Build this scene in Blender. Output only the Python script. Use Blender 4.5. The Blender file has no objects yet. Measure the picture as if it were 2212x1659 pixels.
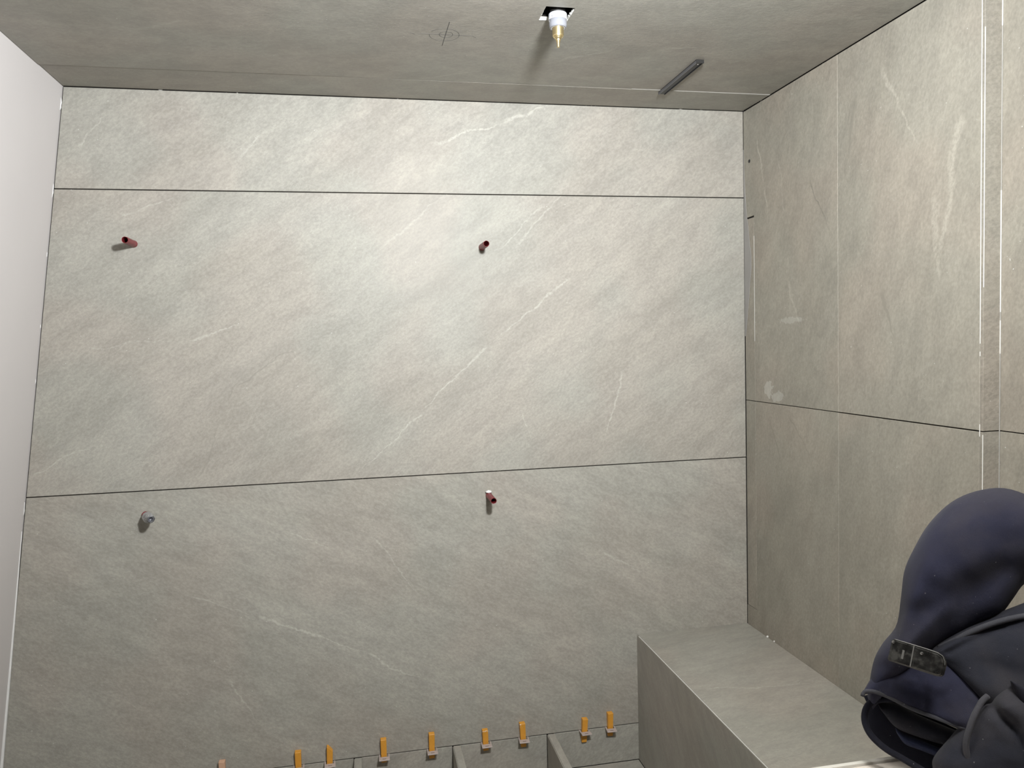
import bpy, bmesh, math, random
from mathutils import Vector, Matrix, noise
random.seed(7)
D = bpy.data
C = bpy.context.scene.collection

# ---------------------------------------------------------------- camera, light, exposure
cam_data = D.cameras.new('camera')
cam_data.sensor_fit = 'HORIZONTAL'
cam_data.sensor_width = 36.0
cam_data.lens = 27.4167
cam_data.clip_start = 0.02
cam = D.objects.new('camera', cam_data)
C.objects.link(cam)
_r, _u, _f = Vector((.9805, -.1951, -.0244)), Vector((.0339, .0455, .9984)), Vector((.1937, .9797, -.0512))
_f.normalize(); _r = (_r - _f * _r.dot(_f)).normalized(); _u = _r.cross(_f)
m = Matrix((_r, _u, -_f)).transposed().to_4x4()
m.translation = Vector((-1.4743, -2.7873, 1.6119))
cam.matrix_world = m
bpy.context.scene.camera = cam

world = D.worlds.new('world')
bpy.context.scene.world = world
world.use_nodes = True
world.node_tree.nodes['Background'].inputs[0].default_value = (.9, .95, 1, 1)
world.node_tree.nodes['Background'].inputs[1].default_value = 0.01

lamp_data = D.lights.new('work_lamp', 'AREA')       # the bright site lamp under the ceiling, behind the camera's right shoulder
lamp_data.energy = 84
lamp_data.color = (.94, .972, 1.0)
lamp_data.shape = 'DISK'
lamp_data.size = 0.17
lamp = D.objects.new('work_lamp', lamp_data)
lamp.location = (-1.02, -2.12, 2.245)
lamp.rotation_euler = (math.radians(104), 0, math.radians(6))
lamp_data.spread = math.radians(172)
C.objects.link(lamp)

fill_data = D.lights.new('added_fill', 'AREA')     # added fill from above, no lamp known there; lifts bench and plaster tops
fill_data.shape = 'DISK'; fill_data.size = .30; fill_data.energy = 17; fill_data.color = (1.0, .97, .92)
fill = D.objects.new('added_fill', fill_data)
fill.location = (-.70, -2.35, 2.455)
C.objects.link(fill)

vs = bpy.context.scene.view_settings
vs.view_transform = 'Standard'
vs.look = 'None'
vs.exposure = 0.0
vs.gamma = 1.0
vs.use_curve_mapping = False

# ---------------------------------------------------------------- room measures (metres; back wall y=0, right corner x=0, floor z=0)
ZC, ZB, Z0, Z1, Z2 = 2.4758, .4919, .1431, 1.1492, 2.1492
XB, XL, KL, X3 = -.4604, -2.3757, .133, .0476
YA, YB, ZJ, YL = -.595, -1.170, 1.3728, -.2004
YF = -4.6
TH = .009
def left_x(z): return XL - KL * (ZC - z)

# ---------------------------------------------------------------- helpers
def tag(o, label=None, cat=None, group=None, kind=None):
    if label: o['label'] = label
    if cat: o['category'] = cat
    if group: o['group'] = group
    if kind: o['kind'] = kind
    return o
def obj(name, bm, mat, parent=None, smooth=False, label=None):
    me = D.meshes.new(name)
    bmesh.ops.recalc_face_normals(bm, faces=bm.faces[:])
    bm.to_mesh(me); bm.free()
    if smooth:
        for p in me.polygons: p.use_smooth = True
    if mat: me.materials.append(mat)
    o = D.objects.new(name, me)
    C.objects.link(o)
    if parent: o.parent = parent
    if label: o['label'] = label
    return o
def empty(name, loc, label, cat, group=None):
    o = D.objects.new(name, None); C.objects.link(o); o.location = loc
    o.empty_display_size = .05
    return tag(o, label, cat, group)
def child(o, parent):                       # parent keeping the child's coordinates in world space
    o.parent = parent
    o.matrix_parent_inverse = Matrix.Translation(-Vector(parent.location))
    return o
def box(bm, x0, x1, y0, y1, z0, z1, bev=0):
    vs_ = [bm.verts.new(v) for v in ((x0,y0,z0),(x1,y0,z0),(x1,y1,z0),(x0,y1,z0),(x0,y0,z1),(x1,y0,z1),(x1,y1,z1),(x0,y1,z1))]
    fs = [bm.faces.new([vs_[i] for i in q]) for q in ((3,2,1,0),(4,5,6,7),(0,1,5,4),(1,2,6,5),(2,3,7,6),(3,0,4,7))]
    if bev:
        bmesh.ops.recalc_face_normals(bm, faces=fs)
        bmesh.ops.bevel(bm, geom=list({e for f in fs for e in f.edges}), offset=bev, segments=1, affect='EDGES')
    return bm
def bx(*a, bev=0): return box(bmesh.new(), *a, bev=bev)
def slab(pts, axis, a, b, bev=.0009):
    """polygon in the plane across `axis`, extruded from a to b along it"""
    bm = bmesh.new()
    def p3(p, w):
        return {0: (w, p[0], p[1]), 1: (p[0], w, p[1]), 2: (p[0], p[1], w)}[axis]
    A = [bm.verts.new(p3(p, a)) for p in pts]; B = [bm.verts.new(p3(p, b)) for p in pts]
    fs = [bm.faces.new(A), bm.faces.new(B[::-1])]
    n = len(pts)
    for i in range(n): fs.append(bm.faces.new((A[i], B[i], B[(i+1) % n], A[(i+1) % n])))
    bmesh.ops.recalc_face_normals(bm, faces=fs)
    if bev: bmesh.ops.bevel(bm, geom=bm.edges[:], offset=bev, segments=1, affect='EDGES')
    return bm
def lathe(bm, prof, n=28, M=Matrix(), close=False):
    """profile [(r, h)] turned about local z"""
    rings = []
    for r, h in prof:
        rings.append([bm.verts.new(M @ Vector((r*math.cos(2*math.pi*i/n), r*math.sin(2*math.pi*i/n), h))) for i in range(n)])
    for a, b in zip(rings, rings[1:]):
        for i in range(n): bm.faces.new((a[i], a[(i+1) % n], b[(i+1) % n], b[i]))
    if close:
        bm.faces.new(rings[0][::-1]); bm.faces.new(rings[-1])
    return bm
def spline(pts, n):
    """Catmull-Rom through pts, n samples evenly along it"""
    P = [Vector(p) for p in pts]
    P = [P[0]*2 - P[1]] + P + [P[-1]*2 - P[-2]]
    out = []
    for i in range(1, len(P)-2):
        a, b, c, d = P[i-1:i+3]
        for k in range(16):
            t = k/16
            out.append(.5*((2*b) + (c-a)*t + (2*a-5*b+4*c-d)*t*t + (3*b-a-3*c+d)*t**3))
    out.append(P[-2])
    L = [0]
    for a, b in zip(out, out[1:]): L.append(L[-1] + (b-a).length)
    res, j = [], 0
    for i in range(n):
        s = L[-1]*i/(n-1)
        while j < len(L)-2 and L[j+1] < s: j += 1
        t = (s-L[j])/max(1e-9, L[j+1]-L[j])
        res.append(out[j].lerp(out[j+1], min(1, t)))
    return res
def tube(bm, pts, r, n=10, rend=None):
    rings = []
    N = len(pts)
    up = Vector((.3, -.5, .8)).normalized()
    for i, p in enumerate(pts):
        t = (pts[min(N-1, i+1)] - pts[max(0, i-1)]).normalized()
        a = t.cross(up).normalized(); b = t.cross(a)
        rr = r(i/(N-1)) if callable(r) else r
        rings.append([bm.verts.new(p + a*rr*math.cos(2*math.pi*k/n) + b*rr*math.sin(2*math.pi*k/n)) for k in range(n)])
    for A, B in zip(rings, rings[1:]):
        for k in range(n): bm.faces.new((A[k], A[(k+1) % n], B[(k+1) % n], B[k]))
    bm.faces.new(rings[0][::-1]); bm.faces.new(rings[-1])
    return bm

# ---------------------------------------------------------------- materials
def srgb(r, g, b):
    return tuple((c/12.92 if c <= .04045 else ((c+.055)/1.055)**2.4) for c in (r/255, g/255, b/255)) + (1,)
class NT:
    def __init__(s, name, group=False):
        if group:
            s.g = D.node_groups.new(name, 'ShaderNodeTree'); s.t = s.g
        else:
            s.m = D.materials.new(name); s.m.use_nodes = True; s.t = s.m.node_tree
            s.bsdf = s.t.nodes['Principled BSDF']
    def n(s, typ, ins=None, **kw):
        o = s.t.nodes.new('ShaderNode'+typ)
        for k, v in kw.items(): setattr(o, k, v)
        for k, v in (ins or {}).items(): s.set(o.inputs[k], v)
        return o
    def set(s, sock, v):
        if isinstance(v, bpy.types.NodeSocket): s.t.links.new(v, sock)
        else: sock.default_value = v
    def math(s, op, a, b=0.0, c=0.0, clamp=False):
        o = s.n('Math', {0: a, 1: b, 2: c}, operation=op, use_clamp=clamp); return o.outputs[0]
    def noise(s, vec, scale, detail=4, rough=.55, dist=0.0):
        o = s.n('TexNoise', {'Vector': vec, 'Scale': scale, 'Detail': detail, 'Roughness': rough, 'Distortion': dist}); return o.outputs['Fac']
    def ramp(s, fac, a, b, lo=0.0, hi=1.0, smooth=True):
        o = s.n('MapRange', {'Value': fac, 'From Min': a, 'From Max': b, 'To Min': lo, 'To Max': hi})
        o.interpolation_type = 'SMOOTHSTEP' if smooth else 'LINEAR'
        return o.outputs['Result']
    def mix(s, fac, a, b, mode='MIX'):
        o = s.n('Mix', data_type='RGBA', blend_type=mode)
        s.set(o.inputs['Factor'], fac); s.set(o.inputs[6], a); s.set(o.inputs[7], b)
        return o.outputs[2]
def plain(name, col, rough=.5, metal=0.0, bump=0.0, bscale=300, var=0.0, vscale=30, spec=.5, **kw):
    k = NT(name); v = k.n('TexCoord').outputs['Object']
    base = col
    if var:
        base = k.mix(k.noise(v, vscale, 4), tuple(c*(1-var) for c in col[:3])+(1,), tuple(min(1, c*(1+var)) for c in col[:3])+(1,))
    k.set(k.bsdf.inputs['Base Color'], base)
    k.bsdf.inputs['Roughness'].default_value = rough
    k.bsdf.inputs['Metallic'].default_value = metal
    k.bsdf.inputs['Specular IOR Level'].default_value = spec
    for a, b in kw.items(): k.bsdf.inputs[a.replace('_', ' ')].default_value = b
    if bump:
        bn = k.n('Bump', {'Height': k.noise(v, bscale, 3), 'Strength': bump, 'Distance': .002})
        k.set(k.bsdf.inputs['Normal'], bn.outputs[0])
    return k.m

# one vein of the printed slate: starts at (X, Y) in the plane of the tile, runs along Angle for Length
vg = NT('slate_vein', True)
for nm, tp in (('Vector', 'NodeSocketVector'), ('X', 'NodeSocketFloat'), ('Y', 'NodeSocketFloat'), ('Angle', 'NodeSocketFloat'), ('Length', 'NodeSocketFloat'), ('Width', 'NodeSocketFloat'), ('Wander', 'NodeSocketFloat'), ('Noise', 'NodeSocketFloat'), ('Break', 'NodeSocketFloat')):
    vg.g.interface.new_socket(nm, in_out='INPUT', socket_type=tp)
vg.g.interface.new_socket('Line', in_out='OUTPUT', socket_type='NodeSocketFloat')
vg.g.interface.new_socket('Side', in_out='OUTPUT', socket_type='NodeSocketFloat')
gi = vg.t.nodes.new('NodeGroupInput').outputs; go = vg.t.nodes.new('NodeGroupOutput')
sub = vg.n('VectorMath', {0: gi['Vector'], 1: vg.n('CombineXYZ', {0: gi['X'], 1: gi['Y']}).outputs[0]}, operation='SUBTRACT').outputs[0]
rot = vg.n('VectorRotate', {'Vector': sub, 'Angle': vg.math('MULTIPLY', gi['Angle'], -1.0)}, rotation_type='Z_AXIS').outputs[0]
sep = vg.n('SeparateXYZ', {0: rot}).outputs
dd = vg.math('MULTIPLY_ADD', gi['Noise'], gi['Wander'], sep[1])
ln = vg.math('MULTIPLY', vg.ramp(sep[0], 0, .04), vg.math('SUBTRACT', 1.0, vg.ramp(vg.math('DIVIDE', sep[0], gi['Length']), .75, 1.05)))
line = vg.math('MULTIPLY', vg.math('MULTIPLY', vg.ramp(vg.math('DIVIDE', vg.math('ABSOLUTE', dd), vg.math('MULTIPLY', gi['Width'], vg.ramp(vg.math('DIVIDE', sep[0], gi['Length']), 0, 1.1, 1.35, .35))), 0.25, 1.0, 1, 0), ln), gi['Break'])
side = vg.math('MULTIPLY', vg.math('MULTIPLY', vg.ramp(dd, 0.0, .003), vg.ramp(dd, .01, .13, 1, 0)), ln)
vg.set(go.inputs['Line'], line); vg.set(go.inputs['Side'], side)

def stone(name, plane, veins=(), stains=(), tint=(1, 1, 1), angle=.6, grain=1.0, rough=.47, streak=2.6):
    """grey-beige slate-look porcelain. plane: the two world axes of the tile face"""
    k = NT(name)
    tc = k.n('TexCoord').outputs['Object']
    s3 = k.n('SeparateXYZ', {0: tc}).outputs
    rest = ({0, 1, 2} - set(plane)).pop()
    p2 = k.n('CombineXYZ', {0: s3[plane[0]], 1: s3[plane[1]], 2: s3[rest]}).outputs[0]
    rnd = k.n('ObjectInfo').outputs['Random']
    off = k.n('CombineXYZ', {0: k.math('MULTIPLY', rnd, 7.0), 1: k.math('MULTIPLY', rnd, 13.0), 2: k.math('MULTIPLY', rnd, 5.0)}).outputs[0]
    pr = k.n('VectorMath', {0: k.n('VectorRotate', {'Vector': p2, 'Angle': -angle}, rotation_type='Z_AXIS').outputs[0], 1: off}, operation='ADD').outputs[0]
    st = k.n('Mapping', {'Vector': pr, 'Scale': (1.0, streak, 1.0)}).outputs[0]        # streaks along the cleft
    st2 = k.n('Mapping', {'Vector': pr, 'Scale': (1.0, 1.45, 1.0)}).outputs[0]
    big = k.noise(st, 1.6, 3, .55, .5)
    mid = k.noise(st, 9.0, 6, .70)
    fine = k.noise(st2, 85.0, 3, .7)
    hue = k.noise(pr, 3.1, 1, .5)
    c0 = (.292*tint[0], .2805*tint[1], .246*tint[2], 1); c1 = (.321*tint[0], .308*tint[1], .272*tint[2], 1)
    col = k.mix(k.ramp(big, .34, .66), c0, c1)
    col = k.mix(k.ramp(hue, .38, .62, 0, .55), col, k.mix(1.0, col, (1.05, .985, .975, 1), 'MULTIPLY'))
    col = k.mix(.75, col, k.mix(k.ramp(mid, .3, .7), (.89, .89, .89, 1), (1.11, 1.11, 1.10, 1)), 'MULTIPLY')
    col = k.mix(.8*grain, col, k.mix(k.ramp(fine, .3, .72), (.87, .87, .865, 1), (1.13, 1.13, 1.125, 1)), 'MULTIPLY')
    # slaty flakes: light thin scales where two noises cross
    fl = k.math('MULTIPLY', k.ramp(k.math('ABSOLUTE', k.math('SUBTRACT', mid, .5)), 0, .013, 1, 0), k.ramp(k.noise(st, 4.3, 2), .5, .68))
    col = k.mix(k.math('MULTIPLY', fl, .34), col, tuple(1.4*c for c in c1[:3])+(1,))
    # cleft terraces
    terr2 = k.ramp(k.noise(st, 2.7, 4, .6, .6), .575, .583)
    tone = k.mix(terr2, (1, 1, 1, 1), (1.045, 1.045, 1.04, 1))
    col = k.mix(.7, col, tone, 'MULTIPLY')
    if veins:
        wn = k.math('SUBTRACT', k.noise(p2, 9.0, 4, .6), .5); bk = k.ramp(fine, .35, .6, .4, 1.0)
    for v in veins:
        x, y, a, L, w, st_, sd = v
        g = k.n('Group', node_tree=vg.g)
        for key, val in (('Vector', p2), ('X', x), ('Y', y), ('Angle', a), ('Length', L), ('Width', w*.75), ('Wander', .06), ('Noise', wn), ('Break', bk)): k.set(g.inputs[key], val)
        target = tuple(min(1, 1.55*c) for c in c1[:3])+(1,) if st_ > 0 else tuple(.62*c for c in c0[:3])+(1,)
        col = k.mix(k.math('MULTIPLY', g.outputs['Line'], abs(st_)*.95), col, target)
        if sd:
            col = k.mix(k.math('MULTIPLY', g.outputs['Side'], abs(sd)), col, tuple((1.2 if sd > 0 else .8)*c for c in c1[:3])+(1,))
    for x, y, rx, ry, s in stains:          # dried smears of grout haze
        d = k.n('VectorMath', {0: p2, 1: (x, y, 0)}, operation='SUBTRACT').outputs[0]
        d = k.n('VectorMath', {0: d, 1: (1/rx, 1/ry, 0)}, operation='MULTIPLY').outputs[0]
        r_ = k.math('MULTIPLY_ADD', k.math('SUBTRACT', k.noise(p2, 30, 4), .5), 2.6, k.n('VectorMath', {0: d}, operation='LENGTH').outputs['Value'])
        col = k.mix(k.math('MULTIPLY', k.ramp(r_, .9, 1.0, 1, 0), s), col, (.66, .65, .61, 1))
    # a few specks of site dust
    sp = k.ramp(k.noise(p2, 160, 0), .865, .88)
    col = k.mix(k.math('MULTIPLY', sp, .5), col, (.7, .69, .66, 1))
    k.set(k.bsdf.inputs['Base Color'], col)
    k.set(k.bsdf.inputs['Roughness'], k.ramp(fine, .2, .8, rough-.05, rough+.06))
    k.bsdf.inputs['Specular IOR Level'].default_value = .17
    hh = k.math('MULTIPLY_ADD', fine, 1.0, k.math('MULTIPLY', mid, .8))
    bn = k.n('Bump', {'Height': hh, 'Strength': .55*grain, 'Distance': .0011})
    k.set(k.bsdf.inputs['Normal'], bn.outputs[0])
    return k.m

V = lambda x, y, a, L, w=.005, s=.5, sd=0: (x, y, a, L, w, s, sd)
BACK_VEINS = [
    V(-.387, 2.200, -2.298, .469, .005, .35), V(-.689, 1.858, -2.466, .396, .006, .5), V(-.998, 1.610, -2.421, .365, .006, .55), V(-1.239, 1.385, -2.424, .333, .005, .5),
    V(-.499, 1.512, -1.839, .295, .006, .5), V(-2.541, 1.218, .450, .238, .004, .45), V(-2.354, 1.633, .059, .316, .004, .3), V(-2.046, 1.647, .265, .210, .005, .5),
    V(-2.015, 1.172, 1.188, .268, .004, -.35, -.0), V(-1.914, 1.436, 1.087, .12, .004, -.4, -.12), V(-1.890, 1.482, .600, .256, .005, -.5, -.14), V(-1.678, 1.632, .299, .266, .004, -.3),
    V(-2.083, .786, -.369, .263, .005, .3), V(-1.853, .696, -.441, .412, .006, .6), V(-1.488, .528, -.558, .248, .007, .6), V(-1.449, .956, -.981, .310, .005, .4),
    V(-1.953, .491, -1.052, .203, .006, .4), V(-1.844, 2.246, .914, .129, .009, .5), V(-1.195, 2.324, .275, .278, .008, .55), V(-.936, 2.400, .392, .187, .009, .6),
    V(-1.749, .978, -.390, .184, .004, .45), V(-.612, .826, -.481, .227, .006, .4), V(-.904, 1.952, .835, .318, .006, .4), V(-1.384, 1.952, .698, .304, .007, .35),
    V(-.901, 1.380, -1.186, .131, .004, .4), V(-2.344, 2.265, .953, .167, .006, .4), V(-2.236, 2.058, .343, .232, .005, .35), V(-.780, 2.119, -2.381, .291, .005, .4)]
RIGHT_VEINS = [
    V(-.093, 2.365, -1.852, .206, .007, .6), V(-.150, 2.167, -1.788, .142, .008, .5), V(-.247, 2.260, -1.769, .288, .005, .35), V(-.432, 2.140, -2.113, .269, .004, -.8),
    V(-.802, 1.761, -1.849, .179, .012, -.45), V(-1.095, 2.156, -1.393, .384, .020, .5), V(-.792, 2.373, -2.100, .330, .010, .45), V(-.688, 2.329, -1.304, .230, .016, -.40),
    V(-.302, 1.818, -1.981, .212, .010, .4), V(-.170, 1.322, -2.083, .251, .005, -.45), V(-.296, 1.350, -2.348, .240, .005, -.5, -.10), V(-1.00, 1.98, -1.70, .24, .024, .40)]
CEIL_VEINS = [V(-1.255, -.212, -.471, .251, .008, .3), V(-.848, -.430, -.545, .187, .010, .35), V(-.556, -.562, -.264, .135, .008, .35), V(-1.908, -.041, -.228, .215, .008, .25), V(-2.013, -.518, -.481, .175, .008, .25)]
def veins_between(z0, z1): return [v for v in BACK_VEINS if z0 <= v[1] <= z1]
m_back = stone('slate_tile_back', (0, 2), angle=.62)
m_back_top = stone('slate_tile_back_top', (0, 2), veins_between(Z2, ZC), angle=.62)
m_back_mid = stone('slate_tile_back_middle', (0, 2), veins_between(Z1, Z2), angle=.62)
m_back_low = stone('slate_tile_back_low', (0, 2), veins_between(Z0, Z1), angle=-.45)
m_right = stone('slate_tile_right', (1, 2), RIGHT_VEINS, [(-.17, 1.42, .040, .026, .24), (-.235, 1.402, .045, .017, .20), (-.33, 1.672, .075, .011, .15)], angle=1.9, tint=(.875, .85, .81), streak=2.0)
m_ceil = stone('slate_tile_ceiling', (0, 1), CEIL_VEINS, angle=-.15, grain=.8, streak=1.5)
m_flat = stone('slate_tile_flat', (0, 1), [V(-.42, -.50, -.15, .40, .006, .4)], angle=.25, grain=.7)
m_side = stone('slate_tile_side', (1, 2), angle=.9, grain=.6)
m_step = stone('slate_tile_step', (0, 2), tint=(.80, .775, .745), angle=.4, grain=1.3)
m_rib = stone('slate_tile_rib', (0, 1), angle=1.3, grain=.6)

def grout(name):
    k = NT(name); v = k.n('TexCoord').outputs['Object']
    f = k.noise(v, 22, 5, .7)
    col = k.mix(k.ramp(f, .64, .69), (.020, .017, .014, 1), (.55, .53, .49, 1))
    k.set(k.bsdf.inputs['Base Color'], col); k.bsdf.inputs['Roughness'].default_value = .95
    return k.m
m_grout = grout('dark_joint')
m_void = plain('dark_void', (.012, .011, .010, 1), .9)
m_paint = plain('primed_plaster', (.575, .543, .528, 1), .8, bump=.10, bscale=60, var=.035, vscale=3.5, spec=.2)
m_plaster = plain('dusty_plaster', (.80, .74, .68, 1), .9, bump=.5, bscale=90, var=.16, vscale=18)
m_whiteedge = plain('pale_tile_edge', (.72, .71, .67, 1), .7, var=.08, vscale=60)
m_joint = plain('pale_joint_filler', (.40, .385, .35, 1), .85, var=.2, vscale=40)
m_joint_dark = plain('brown_joint_filler', (.10, .092, .08, 1), .9, var=.3, vscale=40)
m_smear = plain('grey_sealant_smear', (.255, .243, .228, 1), .4, var=.12, vscale=20)
m_caulk = plain('white_sealant', (.74, .73, .71, 1), .45, var=.06, vscale=25)
m_dim = plain('low_bounce_wall', (.10, .095, .09, 1), .9)  # for the unseen front wall, kept dark to hold down bounced light
m_screed = plain('cement_screed', (.16, .155, .145, 1), .9, bump=.4, var=.15, vscale=9)
m_red = plain('red_plastic', (.20, .022, .028, 1), .42, var=.25, vscale=60)
m_redin = plain('red_plastic_inside', (.13, .010, .012, 1), .5)
m_brass = plain('brass', (.80, .66, .38, 1), .33, metal=1.0)
m_cap = plain('white_plastic', (.50, .51, .54, 1), .35, var=.16, vscale=120)
m_inner = plain('grey_plastic', (.26, .265, .28, 1), .35, var=.3, vscale=150)
m_black = plain('black_rubber', (.018, .017, .016, 1), .45)
m_alu = plain('dark_anodised_metal', (.030, .031, .034, 1), .38, metal=.7)
m_alu2 = plain('grey_anodised_metal', (.16, .16, .17, 1), .42, metal=.6)
m_pencil = plain('graphite', (.05, .048, .046, 1), .6)
m_pencil2 = plain('faint_graphite', (.10, .096, .09, 1), .7)
m_orange = plain('orange_plastic', (.66, .30, .035, 1), .42, var=.14, vscale=70, bump=.15, bscale=200)
m_peach = plain('dusty_orange_plastic', (.58, .36, .24, 1), .6, var=.15, vscale=90)
m_clip = plain('milky_plastic', (.42, .355, .33, 1), .45, var=.08, vscale=80)
m_crumb = plain('cement_crumb', (.72, .70, .66, 1), .9, bump=.6, bscale=400)
def glassy():
    k = NT('clear_plastic')
    b = k.bsdf.inputs
    b['Base Color'].default_value = (.30, .305, .33, 1); b['Roughness'].default_value = .2
    b['Transmission Weight'].default_value = .35; b['IOR'].default_value = 1.35
    return k.m
m_clear = glassy()
def foil():
    k = NT('cloudy_plastic_film'); v = k.n('TexCoord').outputs['Object']
    f = k.noise(v, 70, 4, .6, 1.5)
    k.set(k.bsdf.inputs['Base Color'], k.mix(k.ramp(f, .35, .65), (.24, .24, .245, 1), (.58, .58, .58, 1)))
    k.bsdf.inputs['Roughness'].default_value = .3
    k.bsdf.inputs['Alpha'].default_value = .88
    bn = k.n('Bump', {'Height': f, 'Strength': .9, 'Distance': .004}); k.set(k.bsdf.inputs['Normal'], bn.outputs[0])
    return k.m
m_film = foil()
def fleece(name, col, dust=.25):
    k = NT(name); v = k.n('TexCoord').outputs['Object']
    a = k.noise(v, 7, 4, .6); b = k.noise(v, 900, 2, .7); c = k.noise(v, 45, 4, .7)
    base = k.mix(k.math('MULTIPLY', k.ramp(a, .42, .68), dust*1.3), col, (.062, .058, .062, 1))
    base = k.mix(.5, base, k.mix(c, (.72, .72, .74, 1), (1.3, 1.3, 1.28, 1)), 'MULTIPLY')
    base = k.mix(.5, base, k.mix(b, (.6, .6, .6, 1), (1.4, 1.4, 1.4, 1)), 'MULTIPLY')
    lint = k.ramp(k.noise(v, 300, 0), .855, .90)
    base = k.mix(k.math('MULTIPLY', lint, .35), base, (.4, .4, .42, 1))
    k.set(k.bsdf.inputs['Base Color'], base)
    k.bsdf.inputs['Roughness'].default_value = .95
    k.bsdf.inputs['Specular IOR Level'].default_value = .15
    k.bsdf.inputs['Sheen Weight'].default_value = .06
    k.bsdf.inputs['Sheen Roughness'].default_value = .5
    bn = k.n('Bump', {'Height': k.math('ADD', b, k.math('MULTIPLY', c, 1.5)), 'Strength': .35, 'Distance': .0012}); k.set(k.bsdf.inputs['Normal'], bn.outputs[0])
    return k.m
m_navy = fleece('navy_fleece', (.025, .0265, .049, 1))
m_navy2 = fleece('washed_navy_fabric', (.025, .027, .038, 1), .35)
m_lining = fleece('dark_navy_lining', (.012, .013, .022, 1), .15)
m_blue = fleece('blue_lining', (.026, .034, .075, 1), .1)
m_piping = fleece('grey_navy_piping', (.060, .062, .075, 1), .4)
def glossblack():
    k = NT('scuffed_black_plastic'); v = k.n('TexCoord').outputs['Object']
    a = k.noise(v, 55, 5, .7); b = k.noise(v, 140, 4, .7)
    base = k.mix(k.math('MULTIPLY', k.ramp(a, .48, .66), .8), (.008, .008, .008, 1), (.055, .054, .05, 1))
    base = k.mix(k.ramp(b, .68, .74), base, (.3, .3, .29, 1))
    k.set(k.bsdf.inputs['Base Color'], base); k.set(k.bsdf.inputs['Roughness'], k.ramp(a, .3, .7, .22, .55))
    return k.m
m_gloss = glossblack()
m_scratch = plain('scratched_plastic_edge', (.14, .14, .135, 1), .4)
m_steel = plain('bright_steel', (.75, .76, .78, 1), .25, metal=1.0)

# ---------------------------------------------------------------- structure
G = .0018      # half a joint
def tiles(parent, name, polys, axis, a, b, mat):
    for p in polys: obj('tile', slab(p, axis, a, b), mat, parent)
# back wall: four courses of large tiles on a dark bed
wall_back = tag(obj('wall_back', slab([(left_x(0)-.15, -.05), (.25, -.05), (.25, ZC+.12), (XL-.15, ZC+.12)], 1, TH-.001, .16, 0), m_grout), kind='structure')
E_ = .0035
def bt(z0, z1, x0=None, x1=-.001):
    return [(left_x(z0)+E_ if x0 is None else x0, z0), (x1, z0), (x1, z1), (left_x(z1)+E_ if x0 is None else x0, z1)]
for z0, z1, mt in ((Z2+G, ZC-.0012, m_back_top), (Z1+G, Z2-G, m_back_mid), (Z0+G, Z1-G, m_back_low)):
    tiles(wall_back, 'tile', [bt(z0, z1)], 1, 0, TH, mt)
RIBS = [(-1.5334, -1.5060), (-1.1782, -1.1491), (-.8214, -.7926)]
edges = [None, RIBS[0], RIBS[1], RIBS[2], None]
xs = [left_x(0)+.006] + [v for r in RIBS for v in (r[0]-.0016, r[1]-.001)] + [-.001]
tiles(wall_back, 'tile', [[(xs[2*i], 0.001), (xs[2*i+1], 0.001), (xs[2*i+1], Z0-G), (xs[2*i], Z0-G)] for i in range(4)], 1, 0, TH, m_back)

# left wall: smooth primed board leaning outwards towards the floor
wall_left = tag(obj('wall_left', slab([(left_x(-.05), -.05), (XL+KL*-.12*-1, ZC+.12), (XL-.3, ZC+.12), (left_x(-.05)-.3, -.05)], 1, YF-.1, .12, 0), m_paint), kind='structure')
# white sealant bead that widens towards the floor where the left wall meets the tiles
bm = bmesh.new()
prof = []
for i in range(25):
    z = .02 + (1.04-.02)*i/24
    w = .0012 + .0095*((1.04-z)/1.02)**.8
    x = left_x(z)
    prof.append([bm.verts.new(q) for q in ((x-.002, -.0005, z), (x-.002, -.004-w*.3, z), (x+w*.5, -.0035-w*.15, z), (x+w, -.0008, z))])
for A, B in zip(prof, prof[1:]):
    for k in range(4): bm.faces.new((A[k], A[(k+1) % 4], B[(k+1) % 4], B[k]))
bm.faces.new(prof[0]); bm.faces.new(prof[-1][::-1])
tag(obj('trim_1', bm, m_caulk, smooth=True), kind='structure')
# little ragged smears of filler along the upper left corner
bm = bmesh.new()
for z0, z1, w in ((2.12, 2.165, .006), (2.40, 2.44, .008), (1.93, 1.945, .004), (1.70, 1.712, .004), (1.52, 1.535, .004), (1.09, 1.135, .006)):
    n = 6
    A = []
    for i in range(n):
        z = z0+(z1-z0)*i/(n-1); x = left_x(z); ww = w*(.4+.6*math.sin(math.pi*(i+.5)/n))*random.uniform(.7, 1.2)
        A.append([bm.verts.new(q) for q in ((x-.001, -.0006, z), (x+.0005, -.0030, z), (x+ww*.6, -.0008, z))])
    for a, b in zip(A, A[1:]):
        for k in range(3): bm.faces.new((a[k], a[(k+1) % 3], b[(k+1) % 3], b[k]))
    bm.faces.new(A[0]); bm.faces.new(A[-1][::-1])
tag(obj('trim_2', bm, m_caulk, smooth=True), kind='structure')

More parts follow.
